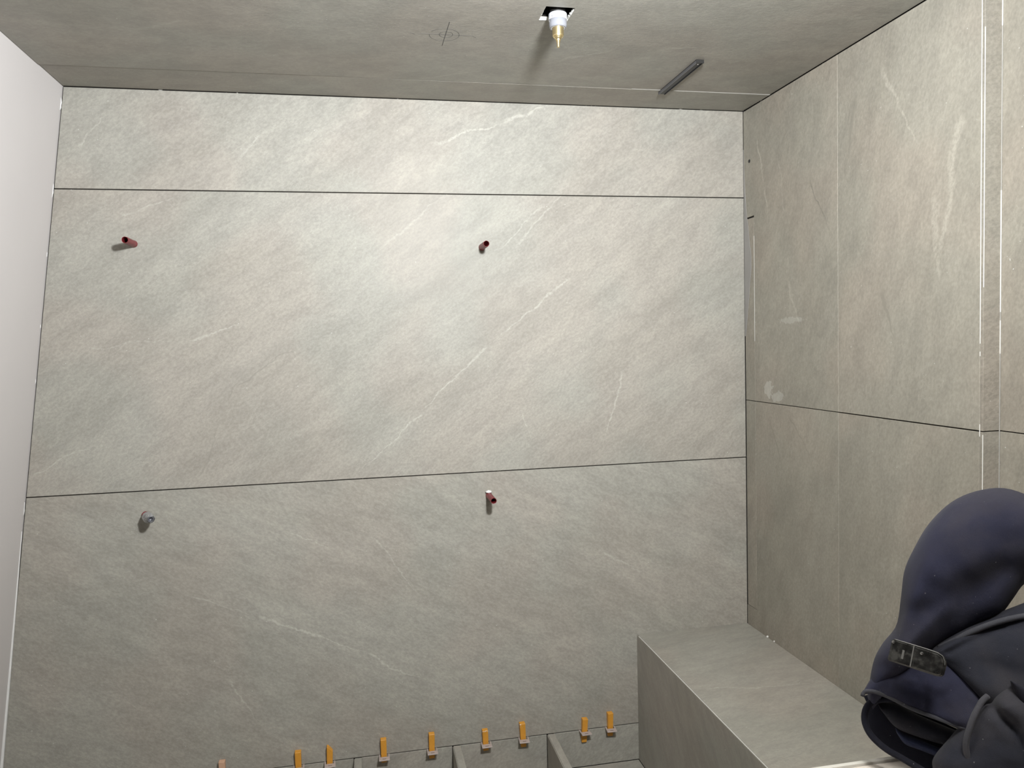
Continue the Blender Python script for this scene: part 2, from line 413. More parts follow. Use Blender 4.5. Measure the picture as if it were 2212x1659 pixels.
# right wall: two columns of tiles in two rows, a narrow inset strip at the corner, then a small step
wall_right = tag(obj('wall_right', bx(TH-.001, .30, YB+.012, .16, -.05, ZC+.12), m_grout), kind='structure')
g2 = .0012
PY, PT, PB = -.0745, 2.0640, .5690
def rt(y0, y1, z0, z1): return [(y0, z0), (y1, z0), (y1, z1), (y0, z1)]
tiles(wall_right, 'tile', [
    [(YA+.0005, ZJ+g2), (PY-.0008, ZJ+g2), (PY-.0008, PT+.0065), (-.0008, PT+.0055), (-.0008, ZC-.0035), (YA+.0005, ZC-.0028)],
    [(YA+.0005, 0.0), (-.0008, 0.0), (-.0008, PB-.002), (PY-.0012, PB-.002), (PY-.0012, ZJ-g2), (YA+.0005, ZJ-g2)],
    rt(YB+.0098, YA-.0005, ZJ+g2*1.3, ZC-.0028), rt(YB+.0098, YA-.0005, 0.0, ZJ-g2*1.3)], 0, 0, TH, m_right)
for z0, z1 in ((ZJ+g2, PT), (PB, ZJ-g2)):
    obj('inset_strip', slab(rt(PY+.0006, -.0035, z0, z1), 0, .0004, TH, .0006), m_right, wall_right, label='narrow tile strip let into the right wall beside the corner')
# the step: a narrow return facing the room, then the wall goes on
for z0, z1 in ((0.0, ZJ-g2), (ZJ+g2, ZC-.001)):
    obj('tile', bx(.0005, X3-.001, YB, YB+TH, z0, z1, bev=.0006), m_step, wall_right)
wall_right_near = tag(obj('wall_right_near', bx(X3+TH-.001, .30, YF-.1, YB+.02, -.05, ZC+.12), m_grout), kind='structure')
for z0, z1 in ((0.0, ZJ-g2), (ZJ+g2, ZC-.001)):
    for y0, y1 in ((YB-1.199, YB-.0012), (YF-.05, YB-1.2015)):
        obj('tile', slab(rt(y0, y1, z0, z1), 0, X3, X3+TH), m_right, wall_right_near)
# pale mitred corner lines on the step
def vstrip(name, segs, xy, w):
    bm = bmesh.new()
    for z0, z1 in segs: box(bm, xy[0]-w/2, xy[0]+w/2, xy[1]-w/2, xy[1]+w/2, z0, z1)
    return tag(obj(name, bm, m_whiteedge), kind='structure')
vstrip('trim_3', [(1.585, 2.47), (1.555, 1.566), (1.36, 1.39)], (.0004, YB+.0093), .0014)
vstrip('trim_4', [(1.72, 2.33), (1.0, 1.365)], (.0010, YB+.0004), .0013)
vstrip('trim_5', [(2.335, 2.47), (1.66, 1.95), (1.56, 1.64)], (X3-.0007, YB-.0006), .0018)

vstrip('trim_6', [(.05, 2.46)], (X3-.0002, YB-.0002), .0016).data.materials[0] = m_joint
o = obj('joint_filler', bx(-.0002, .0040, PY-.0012, PY+.0009, 1.60, 1.995), m_whiteedge, wall_right); o['label'] = 'white filler in the joint beside the inset strip'
bm = bmesh.new(); n = 34; prev = None
for i in range(n):                                                  # thin smear of grey sealant that widens down the corner
    z = 2.33-(2.33-1.62)*i/(n-1); w = .003+.052*min(1, i/(n*.55))**2*(1 if i < n*.62 else max(.04, 1-(i/n-.62)*2.6))*(1+.12*noise.noise(Vector((0, 3.1, z*14))))
    r_ = [bm.verts.new(q) for q in ((-.0002, -.0006, z), (-.0009, -.0006, z), (-.0009, -w*.97, z), (-.0001, -w, z))]
    if prev:
        for k in range(4): bm.faces.new((prev[k], prev[(k+1) % 4], r_[(k+1) % 4], r_[k]))
    else: bm.faces.new(r_)
    prev = r_
bm.faces.new(prev[::-1])
obj('sealant_smear', bm, m_smear, wall_right)

# ceiling: narrow course along the back wall, one big slab with a square cut-out
HX0, HX1, HY0, HY1 = -.9670, -.8900, -.7980, -.7150
ceiling = obj('ceiling', bx(XL-.35, HX0-.02, YF-.1, .16, ZC+TH-.001, ZC+.14), m_grout)
tag(ceiling, kind='structure')
for a in ((HX1+.02, .30, YF-.1, .16), (HX0-.02, HX1+.02, HY1+.02, .16), (HX0-.02, HX1+.02, YF-.1, HY0-.02)):
    obj('ceiling_board', bx(*a, ZC+TH-.001, ZC+.14), m_grout, ceiling)
obj('ceiling_void', bx(HX0-.02, HX1+.02, HY0-.02, HY1+.02, ZC+.139, ZC+.15), m_void, ceiling)
j = .0014
bm = slab([(XL+.002, YL+j), (-.0015, YL+j), (-.0015, -.0012), (XL+.002, -.0012)], 2, ZC, ZC+TH)
for v in bm.verts: v.co.z += .0016-.0033*(v.co.x-XL)/(-XL)*(1 if v.co.y < -.1 else .3)       # a slight lip along the joint
obj('tile', bm, m_ceil, ceiling)
obj('joint_filler', bx(XL+.002, -.52, YL-j, YL+j, ZC+.0010, ZC+.004), m_joint_dark, ceiling)
obj('joint_filler', bx(-.52, -.0015, YL-j, YL+j, ZC-.0010, ZC+.004), m_joint, ceiling)
# the big slab, with its hole, as one ring-shaped mesh
def ring_slab(o, h, z0, z1):
    bm = bmesh.new()
    def loop(r, z): return [bm.verts.new((x, y, z)) for x, y in ((r[0], r[2]), (r[1], r[2]), (r[1], r[3]), (r[0], r[3]))]
    a, b, c, d = loop(o, z0), loop(h, z0), loop(o, z1), loop(h, z1)
    for i in range(4):
        k = (i+1) % 4
        bm.faces.new((a[i], a[k], b[k], b[i])); bm.faces.new((c[i], d[i], d[k], c[k]))
        bm.faces.new((a[i], c[i], c[k], a[k])); bm.faces.new((b[i], b[k], d[k], d[i]))
    return bm
obj('tile', ring_slab((XL+.002, -.0015, YB+.0, YL-j), (HX0, HX1, HY0, HY1), ZC, ZC+TH), m_ceil, ceiling)
obj('tile', slab([(XL+.002, YF), (X3, YF), (X3, YB-.0008), (XL+.002, YB-.0008)], 2, ZC, ZC+TH), m_ceil, ceiling)
# broken white rim of the cut-out
bm = bmesh.new()
def chips(p, q, n, w0, w1, zin):
    P, Q = Vector(p), Vector(q); d = (Q-P)/n; out = Vector((d.y, -d.x, 0)).normalized()*zin
    for i in range(n):
        a = P+d*i; b = P+d*(i+random.uniform(.8, 1.05)); w = random.uniform(w0, w1)
        lo = ZC-random.uniform(.0006, .002)
        vs_ = [bm.verts.new(v) for v in ((a.x, a.y, lo), (b.x, b.y, lo), (b.x+out.x*w, b.y+out.y*w, ZC+.004), (a.x+out.x*w, a.y+out.y*w, ZC+.004), (a.x-out.x*w*.3, a.y-out.y*w*.3, ZC+.001), (b.x-out.x*w*.3, b.y-out.y*w*.3, ZC+.001))]
        bm.faces.new((vs_[0], vs_[1], vs_[2], vs_[3])); bm.faces.new((vs_[0], vs_[4], vs_[5], vs_[1]))
        bm.faces.new((vs_[3], vs_[2], vs_[5], vs_[4])); bm.faces.new((vs_[0], vs_[3], vs_[4])); bm.faces.new((vs_[1], vs_[5], vs_[2]))
chips((HX0, HY1, 0), (HX0+.030, HY1, 0), 4, .004, .009, 1)
chips((HX1-.012, HY1, 0), (HX1, HY1, 0), 3, .002, .005, 1)
chips((HX1, HY1, 0), (HX1, HY0+.012, 0), 9, .001, .0045, 1)
chips((HX0, HY0+.03, 0), (HX0, HY1, 0), 6, .0008, .003, 1)
obj('broken_rim', bm, m_whiteedge, ceiling, label='chipped white rim of the square ceiling cut-out')

# floor and the unseen rest of the room behind the camera
floor = tag(obj('floor', bx(left_x(0)-.4, .30, YF-.1, .16, -.12, -TH), m_grout), kind='structure')
fx = [left_x(0)+.01] + [v for r in RIBS for v in (r[0]-.002, r[1]+.002)] + [XB-.001]
for i in range(4):
    obj('tile', slab([(fx[2*i], -1.3), (fx[2*i+1], -1.3), (fx[2*i+1], -.001), (fx[2*i], -.001)], 2, -TH, 0), m_flat, floor)
obj('screed', bx(left_x(0)-.3, X3, YF, -1.302, -TH, -.002), m_screed, floor)
tag(obj('wall_front', bx(left_x(0)-.4, .30, YF-.1, YF, -.12, ZC+.12), m_dim), kind='structure')

# ---------------------------------------------------------------- built-in bench in the corner
YN = -1.712
bench = empty('shower_bench', (XB/2, -.8, 0), 'built-in corner bench clad in grey slate-look tiles', 'bench')
child(obj('core', bx(XB+TH, -.001, YN, -.001, .001, ZB-TH), m_screed), bench)
child(obj('seat_tile', slab([(XB+.0025, YN), (-.0012, YN), (-.0012, -.0012), (XB+.0025, -.0012)], 2, ZB-TH, ZB, .0007), m_flat), bench)
child(obj('front_tile', slab([(YN, .001), (-.0015, .001), (-.0015, ZB-.0035), (YN, ZB-.0035)], 0, XB, XB+TH, .0007), m_side), bench)
o = child(obj('mitre_line', bx(XB+.0006, XB+.0024, YN, -.02, ZB-.0033, ZB-.0016), m_whiteedge), bench); o['label'] = 'pale mitre line along the front edge of the bench'

# low tiled ribs that run from the back wall over the sunken floor
names = ['first', 'second', 'third']
for (x0, x1), lab in zip(RIBS, ('low narrow tiled rib on the floor, farthest left of the three', 'low narrow tiled rib on the floor, middle one of the three', 'low narrow tiled rib on the floor, the one nearest the bench')):
    rib = empty('floor_rib', ((x0+x1)/2, -.6, 0), lab, 'ledge', 'low tiled ribs on the sunken floor')
    child(obj('core', bx(x0+.006, x1-.006, -1.29, -.001, .0005, Z0-TH), m_screed), rib)
    child(obj('top_tile', bx(x0+.0028, x1-.0005, -1.3, -.0008, Z0-TH, Z0+.0006, bev=.0006), m_rib), rib)
    child(obj('side_tile', bx(x0, x0+.0062, -1.3, -.0008, .0005, Z0-.0022, bev=.0005), m_side), rib)
    child(obj('side_tile', bx(x1-.0062, x1, -1.3, -.0008, .0005, Z0-.0100, bev=.0005), m_side), rib)

# half-height stub wall in the foreground, still bare on top
PZ, PYB = .940, -1.715
part = tag(obj('wall_partition', bx(-1.02, X3-.001, PYB-.26, PYB-.0075, 0, PZ-.002, bev=.002), m_plaster), kind='structure')
obj('tile', bx(-1.02, X3-.001, PYB-.0072, PYB, ZB+.001, PZ+.0015, bev=.0004), m_whiteedge, part, label='raw pale edge of the cladding tile')

# ---------------------------------------------------------------- fittings in the back wall
def stub(loc, L, label, tilt=(0, 0), r=.0105):
    """hollow red plastic test plug standing out of the wall; local z runs out of the wall"""
    root = empty('red_pipe_stub', loc, label, 'pipe', 'red pipe stubs in the back wall')
    M = Matrix.Translation(loc) @ Matrix.Rotation(math.radians(90)+tilt[0], 4, 'X') @ Matrix.Rotation(tilt[1], 4, 'Y')
    bm = lathe(bmesh.new(), [(r*1.14, -.004), (r*1.14, .004), (r*1.06, .010), (r*1.02, L*.5), (r, L-.002), (r*.96, L), (r*.88, L-.0004), (r*.86, L-.006), (r*.84, .01), (.0008, .009)], 32, M)
    for k in range(6):                                                 # shallow grip ribs
        a = 2*math.pi*k/6+.3
        q = M @ Matrix.Rotation(a, 4, 'Z')
        box_bm = bx(r*.99, r*1.07, -.0009, .0009, .012, L*.86)
        bmesh.ops.transform(box_bm, matrix=q, verts=box_bm.verts[:])
        tmp = D.meshes.new('t'); box_bm.to_mesh(tmp); box_bm.free(); bm.from_mesh(tmp); D.meshes.remove(tmp)
    child(obj('tube', bm, m_red, smooth=False), root)
    b2 = lathe(bmesh.new(), [(r*.855, L-.010), (r*.85, L-.0105), (r*.83, .012), (.001, .0115)], 32, M)
    child(obj('bore', b2, m_redin, smooth=True), root)
    return root, M
stub((-2.1843, .0, 1.9721), .102, 'hollow red pipe stub high on the left of the back wall')
stub((-1.0212, .0, 1.9615), .1005, 'hollow red pipe stub high on the right half of the back wall')
s3, M3 = stub((-1.0196, .0, 1.0623), .1065, 'red pipe stub with white plaster blob at its root, low on the back wall')
bm = bmesh.new()
bmesh.ops.create_icosphere(bm, subdivisions=3, radius=1)
for v in bm.verts:
    k = 1+.25*noise.noise(v.co*2.3+Vector((5, 1, 2)))
    v.co = Vector((-1.0196-.001, -.007, 1.0623+.0145)) + Vector((v.co.x*.0118*k, v.co.y*.010*k, v.co.z*.0055*k))
child(obj('plaster_blob', bm, m_caulk, smooth=True), s3)['label'] = 'white plaster blob'
# the fourth connection: a stub wrapped in cloudy film, leaning right
base, tip = Vector((-2.1880, 0, 1.0640)), Vector((-2.150, -.090, 1.0700))
wp = empty('wrapped_pipe_stub', base, 'pipe stub wrapped in cloudy grey film, low on the left of the back wall', 'pipe')
ax = (tip-base).normalized()
Mw = Matrix.Translation(base) @ ax.to_track_quat('Z', 'Y').to_matrix().to_4x4()
Lw = (tip-base).length
child(obj('pipe', lathe(bmesh.new(), [(.0085, -.004), (.0085, Lw*.86), (.0105, Lw*.88), (.0105, Lw-.004), (.0092, Lw-.002), (.0075, Lw-.003), (.0070, Lw-.012), (.001, Lw-.013)], 24, Mw), m_alu2, smooth=True), wp)
bm = bmesh.new(); n, prf = 26, []
for i in range(15):
    t = i/14; z = Lw*(.02+.93*t)
    rr = .0118+.0052*math.sin(math.pi*min(1, t*1.05))**.7
    prf.append([bm.verts.new(Mw @ Vector((math.cos(2*math.pi*k/n)*rr*(1+.22*noise.noise(Vector((math.cos(2*math.pi*k/n)*1.6, math.sin(2*math.pi*k/n)*1.6, t*5)))), math.sin(2*math.pi*k/n)*rr*(1+.22*noise.noise(Vector((math.sin(2*math.pi*k/n)*1.6, 4+math.cos(2*math.pi*k/n)*1.6, t*5)))), z))) for k in range(n)])
for A, B in zip(prf, prf[1:]):
    for k in range(n): bm.faces.new((A[k], A[(k+1) % n], B[(k+1) % n], B[k]))
child(obj('film', bm, m_film, smooth=True), wp)
child(obj('red_collar', lathe(bmesh.new(), [(.0112, -.002), (.0130, .0), (.0130, .0050), (.0108, .0065), (.0090, .0065)], 28, Matrix.Translation(base+Vector((.001, -.001, .0042))) @ Matrix.Rotation(math.radians(90), 4, 'X')), m_red, smooth=True), wp)['label'] = 'red collar at the wall'

# brass shower outlet hanging through the ceiling cut-out
OX, OY = -.9260, -.7560
out = empty('ceiling_outlet', (OX, OY, ZC), 'brass water outlet in a clear and white plastic sleeve hanging from the square ceiling hole', 'pipe fitting')
T = lambda z: Matrix.Translation((OX, OY, z))
child(obj('black_collar', lathe(bmesh.new(), [(.004, ZC+.10), (.0190, ZC+.10), (.0205, ZC+.012), (.0205, ZC+.001), (.004, ZC+.001)], 32, T(0)), m_black, smooth=False), out)['label'] = 'black collar inside the hole'
child(obj('white_sleeve', lathe(bmesh.new(), [(.0203, ZC+.0012), (.0236, ZC-.0004), (.0243, ZC-.0020), (.0243, ZC-.0150), (.0238, ZC-.0162), (.0225, ZC-.0164), (.0218, ZC-.004), (.0203, ZC-.001)], 40, T(0)), m_cap, smooth=False), out)
child(obj('clear_sleeve', lathe(bmesh.new(), [(.0215, ZC-.014), (.0236, ZC-.0155), (.0236, ZC-.0285), (.0230, ZC-.0325), (.0212, ZC-.0365), (.0196, ZC-.0370), (.0196, ZC-.034), (.0206, ZC-.030), (.0206, ZC-.014)], 40, T(0)), m_clear, smooth=True), out)
child(obj('inner_cap', lathe(bmesh.new(), [(.001, ZC-.008), (.0190, ZC-.008), (.0190, ZC-.030), (.0176, ZC-.0335), (.0120, ZC-.0340), (.001, ZC-.0340)], 40, T(0)), m_inner, smooth=False), out)
for k in range(6):
    a = k*math.pi/3+.55
    q = T(0) @ Matrix.Rotation(a, 4, 'Z')
    b_ = bx(.0185, .0212, -.0012, .0012, ZC-.034, ZC-.006)
    bmesh.ops.transform(b_, matrix=q, verts=b_.verts[:])
    child(obj('sleeve_rib', b_, m_cap), out)
child(obj('brass_body', lathe(bmesh.new(), [(.0155, ZC-.0335), (.0155, ZC-.0360), (.0148, ZC-.0362), (.0148, ZC-.0555), (.0140, ZC-.0575), (.0122, ZC-.0580), (.0122, ZC-.0600), (.0095, ZC-.0612), (.0095, ZC-.0630), (.0068, ZC-.0650), (.0062, ZC-.0690), (.001, ZC-.0692)], 40, T(0)), m_brass, smooth=False), out)
child(obj('brass_nozzle', lathe(bmesh.new(), [(.0050, ZC-.066), (.0050, ZC-.0735), (.0042, ZC-.0738), (.0042, ZC-.0800), (.0038, ZC-.0802), (.0038, ZC-.0855), (.0032, ZC-.0860), (.0006, ZC-.0860)], 20, T(0)), m_brass, smooth=False), out)
child(obj('white_ring', lathe(bmesh.new(), [(.0158, ZC-.0335), (.0192, ZC-.0335), (.0190, ZC-.0368), (.0158, ZC-.0368)], 40, T(0)), m_cap), out)
for a in (-1.25, -2.35):                                             # moulded ring marks on the white sleeve
    pts = []
    for i in range(19):
        t = 2*math.pi*i/18; aa = a+.26*math.cos(t); zz = ZC-.0080+.0050*math.sin(t)
        pts.append(Vector((OX+.0243*math.cos(aa), OY+.0243*math.sin(aa), zz)))
    child(obj('ring_mark', tube(bmesh.new(), pts, .00045, 5), m_alu2), out)

# dark channel profile fixed under the ceiling
ch = empty('channel_profile', (-.402, -.335, ZC), 'slim dark metal channel profile fixed under the ceiling near the right corner', 'profile')
A0, A1, B0, B1 = -.4155, -.3905, -.4915, -.1815
child(obj('channel_base', bx(A0, A1, B0, B1, ZC-.0025, ZC-.0002), m_alu), ch)
child(obj('side_flange', bx(A0, A0+.0035, B0, B1, ZC-.0105, ZC-.0020, bev=.0006), m_alu2), ch)['label'] = 'paler left flange'
child(obj('side_flange', bx(A1-.0030, A1, B0, B1, ZC-.0105, ZC-.0020, bev=.0006), m_alu), ch)
child(obj('diffuser', bx(A0+.0040, A1-.0034, B0+.003, B1-.001, ZC-.0082, ZC-.0026, bev=.0005), m_alu), ch)
child(obj('end_cap', bx(A0-.0003, A1+.0003, B0-.0022, B0, ZC-.0112, ZC-.0002, bev=.0005), m_black), ch)
child(obj('screw', lathe(bmesh.new(), [(.0004, ZC-.0094), (.0022, ZC-.0092), (.0026, ZC-.0080)], 14, Matrix.Translation((-.402, -.475, 0))), m_steel), ch)

# pencil cross and circles on the ceiling
pm = empty('pencil_mark', (-1.206, -.583, ZC), 'pencilled cross with two circles marking a point on the ceiling', 'mark')
def stroke(pts, w, mat, name):
    bm = bmesh.new(); prev = None
    for i, p in enumerate(pts):
        a, b = pts[max(0, i-1)], pts[min(len(pts)-1, i+1)]
        t = (Vector(b)-Vector(a)).normalized(); nn = Vector((-t.y, t.x))*w/2
        ring_ = [bm.verts.new((p[0]+s*nn.x, p[1]+s*nn.y, z)) for s, z in ((1, ZC+.0001), (1, ZC-.0003), (-1, ZC-.0003), (-1, ZC+.0001))]
        if prev:
            for k in range(4): bm.faces.new((prev[k], prev[(k+1) % 4], ring_[(k+1) % 4], ring_[k]))
        else: bm.faces.new(ring_)
        prev = ring_
    bm.faces.new(prev[::-1])
    return child(obj(name, bm, mat), pm)
stroke([(-1.2012, -.668), (-1.2025, -.58), (-1.2032, -.4997)], .0017, m_pencil, 'cross_line')
stroke([(-1.2711, -.5792), (-1.2, -.582), (-1.135, -.5823)], .0015, m_pencil2, 'cross_line')
stroke([(-1.135, -.5823), (-1.1264, -.5815), (-1.1154, -.5704)], .0008, m_pencil2, 'pencil_tail')
stroke([(-1.3002, -.5802), (-1.294, -.5790), (-1.2858, -.5735)], .0011, m_pencil2, 'pencil_tail')
stroke([(-1.1996, -.652), (-1.192, -.6515)], .0011, m_pencil2, 'pencil_tail')
stroke([(-1.2055+.0415*math.cos(t), -.5790+.0430*math.sin(t)) for t in [3.6+5.85*i/40 for i in range(41)]], .0010, m_pencil2, 'outer_circle')
stroke([(-1.2010+.0188*math.cos(t), -.5825+.0200*math.sin(t)) for t in [2*math.pi*i/28 for i in range(29)]], .0012, m_pencil2, 'inner_circle')

# small dark plug in the right wall
pl = empty('wall_plug', (0, -.046, 2.2777), 'small dark plug in the right wall near the upper corner', 'plug')
child(obj('rim', lathe(bmesh.new(), [(.0036, -.004), (.0062, -.004), (.0062, .0016), (.0055, .0024), (.0036, .0012)], 20, Matrix.Translation((0, -.046, 2.2777)) @ Matrix.Rotation(math.radians(-90), 4, 'Y')), m_black), pl)
child(obj('core', lathe(bmesh.new(), [(.0005, .0006), (.0036, .0006), (.0036, -.003)], 20, Matrix.Translation((0, -.046, 2.2777)) @ Matrix.Rotation(math.radians(-90), 4, 'Y')), m_void), pl)

# crumbs of cement where the bench meets the right wall
for i, (y, r, lab) in enumerate(((-.158, .0042, 'round white cement crumb on the bench against the right wall, the larger one'), (-.203, .0028, 'tiny flat white cement crumb on the bench against the right wall, the smaller one'))):
    bm = bmesh.new(); bmesh.ops.create_icosphere(bm, subdivisions=2, radius=1)
    for v in bm.verts:
        k = 1+.3*noise.noise(v.co*1.7+Vector((i*3, 0, 0)))
        v.co = Vector((-r*.9, y, ZB+r*.85)) + v.co*r*k
    tag(obj('cement_crumb', bm, m_crumb, smooth=True), lab, 'crumb')

# ---------------------------------------------------------------- orange wedges and milky clips along the lowest joint
def wedge_bm(w, h, t0, t1, kind):
    """stands on its thin end; back against the wall at y=0, front towards -y"""
    top = {'flat': [(-w/2, h), (w/2, h)], 'point': [(-w/2, h), (-w/2+w*.22, h*1.0), (w*.28, h*.87), (w/2, h*.80)]}[kind]
    out_ = [(-w*.46, 0), (w*.46, 0), (w*.49, h*.5)] + top[::-1] + [(-w*.49, h*.5)]
    bm = bmesh.new()
    thick = lambda z: t0+(t1-t0)*z/h
    A = [bm.verts.new((x, -.0006, z)) for x, z in out_]; B = [bm.verts.new((x, -.0006-thick(z), z)) for x, z in out_]
    fs = [bm.faces.new(A), bm.faces.new(B[::-1])]
    for i in range(len(A)): fs.append(bm.faces.new((A[i], B[i], B[(i+1) % len(A)], A[(i+1) % len(A)])))
    bmesh.ops.recalc_face_normals(bm, faces=fs)
    bmesh.ops.bevel(bm, geom=bm.edges[:], offset=.0009, segments=1, affect='EDGES')
    return bm
def clip_bm():
    """flat loop lying on the joint: two arms out of the wall and a broad front bar with a slot"""
    bm = bmesh.new()
    box(bm, -.0190, -.0135, -.0390, .004, 0, .0030, .0007); box(bm, .0135, .0190, -.0390, .004, 0, .0030, .0007)
    box(bm, -.0190, .0190, -.0420, -.0185, -.0004, .0034, .0008)
    return bm
W = [(-1.979, .120, .1985, 0, 'dusty peach-coloured wedge leftmost in the row of orange wedges', 'flat'),
     (-1.7254, .113, .2000, .3, 'square-topped orange wedge, second from the left in the row', 'flat'),
     (-1.6190, .112, .2055, 2.2, 'orange wedge with a slanting pointed top', 'point'),
     (-1.4275, .1190, .2080, -.4, 'bright orange wedge just right of the left floor rib', 'flat'),
     (-1.2555, .1120, .2070, .2, 'plain orange wedge just left of the middle floor rib', 'flat'),
     (-1.0560, .1150, .1965, -2.2, 'orange wedge with a cement-crusted top, just right of the middle floor rib', 'flat'),
     (-.9140, .1110, .2055, -3.0, 'long orange wedge caked with cement at the top left, between two floor ribs', 'flat'),
     (-.6800, .0995, .1930, 1.8, 'orange wedge pushed lowest in its clip, just right of the rib nearest the bench', 'flat'),
     (-.5760, .1110, .2040, -.8, 'orange wedge nearest the bench, rightmost of the row', 'flat')]
CL = ['under the dusty peach wedge', 'around the second wedge from the left', 'around the pointed wedge', 'around the wedge right of the left rib', 'around the wedge left of the middle rib',
      'around the crusted wedge right of the middle rib', 'around the long caked wedge between two ribs', 'around the lowest wedge right of the rib nearest the bench', 'around the wedge nearest the bench']
for i, (x, z0, z1, rot_, lab, kd) in enumerate(W):
    h = z1-z0
    bm = wedge_bm(.0208, h, .0095, .0215, kd)
    o = obj('leveling_wedge', bm, m_peach if i == 0 else m_orange)
    o.location = (x, 0, z0); o.rotation_euler = (0, math.radians(rot_), 0)
    tag(o, lab, 'wedge', 'tile leveling wedges along the lowest joint')
    if i in (5, 6):
        bm = bmesh.new()
        for k in range(7):
            px_ = random.uniform(-.009, .009) if i == 5 else random.uniform(-.010, .001); pz = h-random.uniform(.0005, .004 if i == 5 else .016)
            bmesh.ops.create_icosphere(bm, subdivisions=1, radius=.0017, matrix=Matrix.Translation((px_, -.0215+(h-pz)*.14, pz)) @ Matrix.Diagonal((1.3, .5, 1, 1)))
        c = obj('cement_crust', bm, m_crumb, o); c['kind'] = 'stuff'
    bm = clip_bm()
    c = obj('leveling_clip', bm, m_clip)
    c.location = (x+.001, 0, Z0-.0015); c.rotation_euler = (0, math.radians(rot_*.4), math.radians((-2, 1, 3, -1, 0, -1, -4, 3, -5)[i]))
    tag(c, 'milky plastic tile clip '+CL[i], 'clip', 'tile leveling clips in the lowest joint')
    s = obj('slot', bx(-.0065, .0065, -.0345, -.0322, .0030, .00362), m_black, c); s['label'] = 'narrow dark slot'

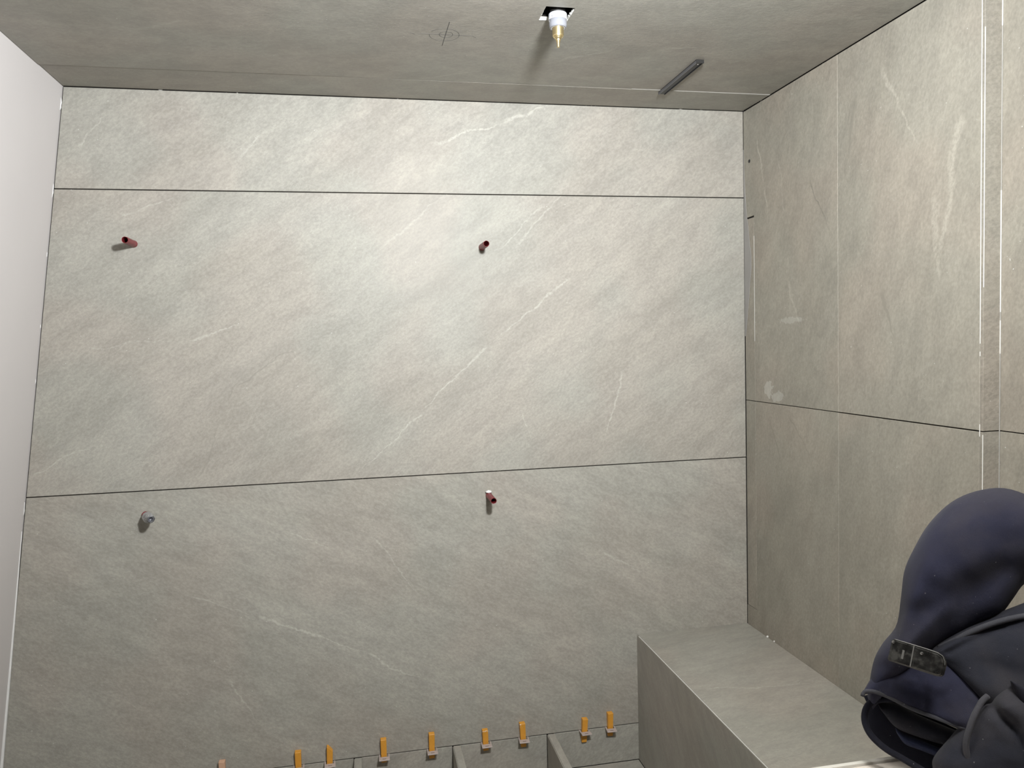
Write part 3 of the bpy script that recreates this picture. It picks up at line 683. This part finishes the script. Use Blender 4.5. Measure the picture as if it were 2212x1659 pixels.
# ---------------------------------------------------------------- navy jacket heaped on the stub wall
JO, JR, JU, JW = Vector((-.6598, -1.79, .9626)), Vector((.7598, -.6502, 0)), Vector((.2192, .2562, .9414)), Vector((-.6121, -.7153, .3372))
def J(u, v, w): return JO + JR*u + JU*v + JW*w
JK = {
'S':(0.0,[(-0.0835, 0.0852), (-0.0762, 0.1388), (-0.0636, 0.1691), (-0.0443, 0.2004), (-0.0385, 0.2442), (-0.034, 0.2884), (-0.0199, 0.3268), (-0.0005, 0.3658), (0.0287, 0.4018), (0.0607, 0.4228), (0.0984, 0.4328), (0.13, 0.4263), (0.1697, 0.4058), (0.2029, 0.3705)],[(-0.0748, 0.0834), (-0.0557, 0.111), (-0.0334, 0.1357), (-0.0112, 0.1622), (0.0045, 0.18), (0.0263, 0.2006), (0.048, 0.2156), (0.0724, 0.2282), (0.0965, 0.2453), (0.1145, 0.2634), (0.1277, 0.2856), (0.1502, 0.3068), (0.179, 0.3203), (0.2043, 0.3266)]),
'B':(0.01,[(-0.0015, 0.1687), (0.0264, 0.195), (0.054, 0.2149), (0.0841, 0.2329), (0.1138, 0.2506), (0.1428, 0.2647), (0.1988, 0.2755)],[(0.0049, 0.1527), (0.0297, 0.1502), (0.0568, 0.1253), (0.0832, 0.1012), (0.1117, 0.0973), (0.1452, 0.1008), (0.1938, 0.1106)]),
'Bwelt':(0.05,[(0.0163, 0.175), (0.0355, 0.1887), (0.0591, 0.2055), (0.0883, 0.2224), (0.1236, 0.2373), (0.1667, 0.2486)],[]),
'Bseam':(0.05,[(0.0284, 0.1743), (0.0474, 0.1879), (0.0766, 0.2082), (0.0997, 0.2241), (0.1112, 0.2342)],[]),
'H':(0.01,[(-0.0725, 0.1256), (-0.0491, 0.1387), (-0.0235, 0.1479), (0.0016, 0.1644), (0.0296, 0.1704), (0.0598, 0.139), (0.0947, 0.1002)],[(-0.0887, 0.0888), (-0.071, 0.0928), (-0.0488, 0.0889), (-0.0187, 0.0786), (0.0111, 0.0727), (0.0402, 0.0662), (0.0655, 0.0594)]),
'Hrim':(0.03,[(-0.087, 0.0867), (-0.0839, 0.094), (-0.0696, 0.0967), (-0.0477, 0.0921), (-0.018, 0.082), (0.0114, 0.0761), (0.04, 0.0703), (0.0564, 0.0686)],[]),
'Hseam':(0.05,[(0.0051, 0.1369), (0.0023, 0.1201), (-0.0006, 0.1001), (-0.0022, 0.0831)],[]),
'I':(-0.03,[(-0.0913, 0.0836), (-0.0671, 0.0903), (-0.0338, 0.0828), (-0.0014, 0.072), (0.0605, 0.0548)],[(-0.0848, 0.0715), (-0.0833, 0.0398), (-0.062, 0.0154), (-0.0324, 0.003), (0.0181, -0.0228)]),
'Lip':(-0.005,[(-0.0457, 0.0894), (-0.0652, 0.0843), (-0.0796, 0.0746), (-0.0852, 0.0598), (-0.0834, 0.0437), (-0.0737, 0.0288), (-0.0539, 0.0149), (-0.0282, 0.0048), (0.0061, -0.0095)],[]),
'I3':(-0.02,[(-0.0708, 0.0776), (-0.0431, 0.0815), (-0.0107, 0.0709), (0.0483, 0.0564)],[(-0.0625, 0.0674), (-0.0424, 0.0476), (-0.0135, 0.0401), (0.0362, 0.0343)]),
'I4':(-0.015,[(-0.0428, 0.0458), (-0.026, 0.0393), (-0.007, 0.0353), (0.0301, 0.027)],[(-0.0407, 0.0382), (-0.0289, 0.0253), (-0.0068, 0.0209), (0.0302, 0.0141)]),
'F':(0.03,[(0.0883, 0.1224), (0.0709, 0.1), (0.0476, 0.0744), (0.0301, 0.0493), (0.0106, 0.0192), (0.0096, 0.002), (0.0157, -0.0214)],[(0.1078, 0.145), (0.1332, 0.1327), (0.1546, 0.1164), (0.1754, 0.0962), (0.19, 0.0637), (0.1895, 0.046), (0.1887, 0.0197)]),
'Cord':(0.06,[(0.0786, 0.1188), (0.0701, 0.1085), (0.0609, 0.0887), (0.0546, 0.0677), (0.0512, 0.0485), (0.0535, 0.0308), (0.0602, 0.0112)],[]),
'Fgroove':(0.06,[(0.0802, 0.1129), (0.0923, 0.0968), (0.1086, 0.0807), (0.1201, 0.0622), (0.1292, 0.0359)],[]),
'T':(0.055,[(0.1058, 0.1455), (0.1152, 0.1422), (0.1314, 0.1359), (0.1631, 0.1256)],[(0.1074, 0.1395), (0.1138, 0.1234), (0.1229, 0.1117), (0.1467, 0.0983)]),
'clip':(0.1,[(-0.0466, 0.17), (-0.0467, 0.1439), (0.0256, 0.1519), (0.0273, 0.1736), (-0.0096, 0.1618)],[]),
'B2':(0,[(0.0718, 0.1048), (0.1184, 0.1266), (0.1959, 0.1412)],[(0.0716, 0.0534), (0.1167, 0.0075), (0.1922, 0.0193)]),
}
# the sleeve tucks in behind the body panel
w0, ea, eb = JK['S']
JK['S'] = (w0, ea, [(u, v-.016 if u < .07 else v-.010 if u < .10 else v) for u, v in eb])
jacket = empty('hooded_jacket', (-.60, -1.84, PZ), 'crumpled navy hooded work jacket heaped on the bare stub wall', 'jacket')
def quilt(name, key, wf, bulge, back, mat, folds=(), N=56, M=26, nz=.006, nsc=14, pw=.55, label=None):
    """a stuffed double layer of cloth between the two edges of JK[key]"""
    w0, ea, eb = JK[key]
    A, B = spline(ea, N), spline(eb, N)
    F = [(spline(f, 60), amp, sg) for f, amp, sg in folds]
    bm = bmesh.new()
    front, rear = [], []
    for i in range(N):
        s = i/(N-1)
        env = min(1, math.sin(math.pi*min(1, max(0, s)))**.4 + .15) if N > 3 else 1
        fr, re = [], []
        for k in range(M):
            t = k/(M-1)
            p = A[i].lerp(B[i], t)
            prof_ = max(0, math.sin(math.pi*t))**pw
            wob = noise.noise(Vector((p.x*nsc, p.y*nsc, len(name)*1.3)))*nz + noise.noise(Vector((p.x*nsc*3, p.y*nsc*3, 2.0)))*nz*.35
            dw = 0
            for pts, amp, sg in F:
                d = min((p-q).length_squared for q in pts)
                dw += amp*math.exp(-d/(sg*sg))
            wv = wf(s, t) if callable(wf) else wf
            bl = bulge(s) if callable(bulge) else bulge
            fr.append(bm.verts.new(J(p.x, p.y, wv + bl*prof_*env + (wob+dw)*min(1, prof_*1.3))))
            re.append(bm.verts.new(J(p.x, p.y, wv - .002 - back*prof_*env)))
        front.append(fr); rear.append(re)
    for L_, fl in ((front, 0), (rear, 1)):
        for i in range(N-1):
            for k in range(M-1):
                q = (L_[i][k], L_[i+1][k], L_[i+1][k+1], L_[i][k+1])
                bm.faces.new(q[::-1] if fl else q)
    for i in range(N-1):
        bm.faces.new((front[i][0], rear[i][0], rear[i+1][0], front[i+1][0]))
        bm.faces.new((front[i][-1], front[i+1][-1], rear[i+1][-1], rear[i][-1]))
    for k in range(M-1):
        bm.faces.new((front[0][k], front[0][k+1], rear[0][k+1], rear[0][k]))
        bm.faces.new((front[-1][k], rear[-1][k], rear[-1][k+1], front[-1][k+1]))
    o = child(obj(name, bm, mat, smooth=True, label=label), jacket)
    return o
def cord(name, key, w, r, mat, sub_of=None, n=40):
    _, ea, _ = JK[key]
    pts = spline(ea, n)
    P = [J(p.x, p.y, w(i/(n-1)) if callable(w) else w) for i, p in enumerate(pts)]
    o = obj(name, tube(bmesh.new(), P, r, 10), mat, smooth=True)
    return child(o, jacket) if sub_of is None else child_sub(o, sub_of)
def child_sub(o, par):
    o.parent = par; o.matrix_parent_inverse = par.matrix_parent_inverse @ Matrix()
    o.matrix_parent_inverse = (Matrix.Translation(jacket.location) @ par.matrix_parent_inverse).inverted()
    return o
quilt('sleeve', 'S', -.015, lambda s: .055+.030*math.sin(math.pi*min(1, s*1.1)), .045, m_navy,
      folds=[([(-.060, .135), (-.02, .19), (.01, .26)], -.006, .012), ([(.02, .215), (.06, .27), (.10, .30)], -.006, .016), ([(-.02, .30), (.03, .34), (.09, .36)], .006, .03), ([(-.055, .15), (-.03, .165), (.0, .20), (.03, .235)], .006, .010), ([(-.03, .22), (.01, .235), (.05, .28)], -.006, .014), ([(.07, .26), (.10, .31), (.10, .37)], -.006, .016), ([(-.05, .19), (-.02, .235), (.0, .30)], .004, .012)], nz=.013, nsc=9, label='fat navy fleece hood and sleeve arched over the heap')
quilt('body_panel', 'B', lambda s, t: -.004+.022*t, .030, .05, m_navy2,
      folds=[([(.0163, .172), (.0355, .186), (.0591, .203), (.0883, .2195), (.1236, .233), (.1667, .245)], .006, .006), ([(.0284, .1703), (.0474, .1839), (.0766, .2042), (.0997, .2201)], -.003, .004), ([(.03, .15), (.08, .16), (.15, .15)], -.005, .02)], nz=.007, label='greyer navy body panel with a pocket seam')
quilt('waist_band', 'H', lambda s, t: .004+.022*t, .020, .03, m_navy,
      folds=[([(-.08, .092), (-.05, .093), (-.018, .086), (.0114, .08), (.04, .0745)], .0035, .004), ([(.0051, .1369), (.0023, .1201), (-.0006, .1001), (-.0022, .0831)], .0022, .003), ([(-.03, .115), (.01, .105)], -.005, .012)], nz=.007, nsc=22)
cord('hem_piping', 'Hrim', lambda s: .030+.004*math.sin(3*s), .0030, m_piping)
quilt('lining', 'I', -.040, .004, .03, m_lining, nz=.004)
quilt('lining_fold', 'I3', lambda s, t: -.026+.010*t, .014, .008, m_navy2, nz=.005, label='greyish fold of the inner lining')
quilt('lining_fold', 'I4', -.020, .012, .006, m_blue, nz=.003, label='bluer fold deep inside the hem')
cord('hem_lip', 'Lip', lambda s: -.010+.012*math.sin(math.pi*s), .0052, m_lining)
quilt('under_layer', 'B2', -.02, .02, .05, m_navy2, nz=.006)
quilt('front_flap', 'F', .016, .034, .05, m_navy2,
      folds=[([(.0802, .1129), (.0923, .0968), (.1086, .0807), (.1201, .0622), (.1292, .0359)], -.011, .007), ([(.10, .115), (.125, .095), (.14, .07)], .010, .014), ([(.04, .05), (.03, .02)], .005, .015)], nz=.008, nsc=16, label='front flap folded over the hem')
cord('pocket_welt', 'Bwelt', lambda s: .0175+.010*math.sin(math.pi*min(1, s*.8)), .0042, m_piping)
cord('drawcord', 'Cord', lambda s: .040+.016*math.sin(math.pi*min(1, s*1.2)), .0042, m_piping)
quilt('pocket_fold', 'T', lambda s, t: .050-.010*t, .006, .012, m_lining, nz=.003, N=30, M=12, label='dark folded pocket mouth')

# glossy black clip lying across the jacket
CO = J(-.0105, .1575, .083)
cd = empty('belt_clip', CO, 'scuffed glossy black plastic belt clip lying across the navy jacket', 'clip')
ca = math.radians(-9)
cr, cu = JR*math.cos(ca)+JU*math.sin(ca), JU*math.cos(ca)-JR*math.sin(ca)
MC = Matrix((cr, cu, JW)).transposed().to_4x4(); MC.translation = CO
def cpart(name, bm, mat, label=None, smooth=False):
    bmesh.ops.transform(bm, matrix=MC, verts=bm.verts[:])
    return child(obj(name, bm, mat, smooth=smooth, label=label), cd)
def rounded(pts, z0, z1, bev): return slab(pts, 2, z0, z1, bev)
cpart('case', rounded([(-.0375, -.0165), (.030, -.0175), (.0365, -.0145), (.0378, .004), (.0330, .0125), (.026, .0150), (-.0365, .0158)], -.010, .006, .0022), m_gloss)
cpart('cover_plate', rounded([(-.0045, -.0150), (.0290, -.0155), (.0335, -.0125), (.0340, .004), (.0295, .0108), (.0240, .0130), (-.0055, .0138)], .005, .0082, .0012), m_gloss)
cpart('seam', bx(-.0078, -.0062, -.0155, .0148, .0052, .0066), m_scratch)
cpart('slot_mark', bx(-.0205, -.0175, -.0085, .0045, .0056, .0066, bev=.0003), m_scratch)
cpart('screw', lathe(bmesh.new(), [(.0003, .0095), (.0022, .0092), (.0026, .0078)], 16, Matrix.Translation((.0045, .0075, 0))), m_steel)
cpart('screw', lathe(bmesh.new(), [(.0003, .0075), (.0020, .0072), (.0024, .0055)], 16, Matrix.Translation((-.0340, .0115, 0))), m_steel)
cpart('scratched_edge', tube(bmesh.new(), [Vector(q) for q in ((-.033, .0160, .0045), (-.01, .0160, .0055), (.012, .0157, .0058), (.024, .0150, .0058), (.031, .0122, .0060), (.0345, .0060, .0062), (.0352, .001, .0060))], .0006, 6), m_scratch)
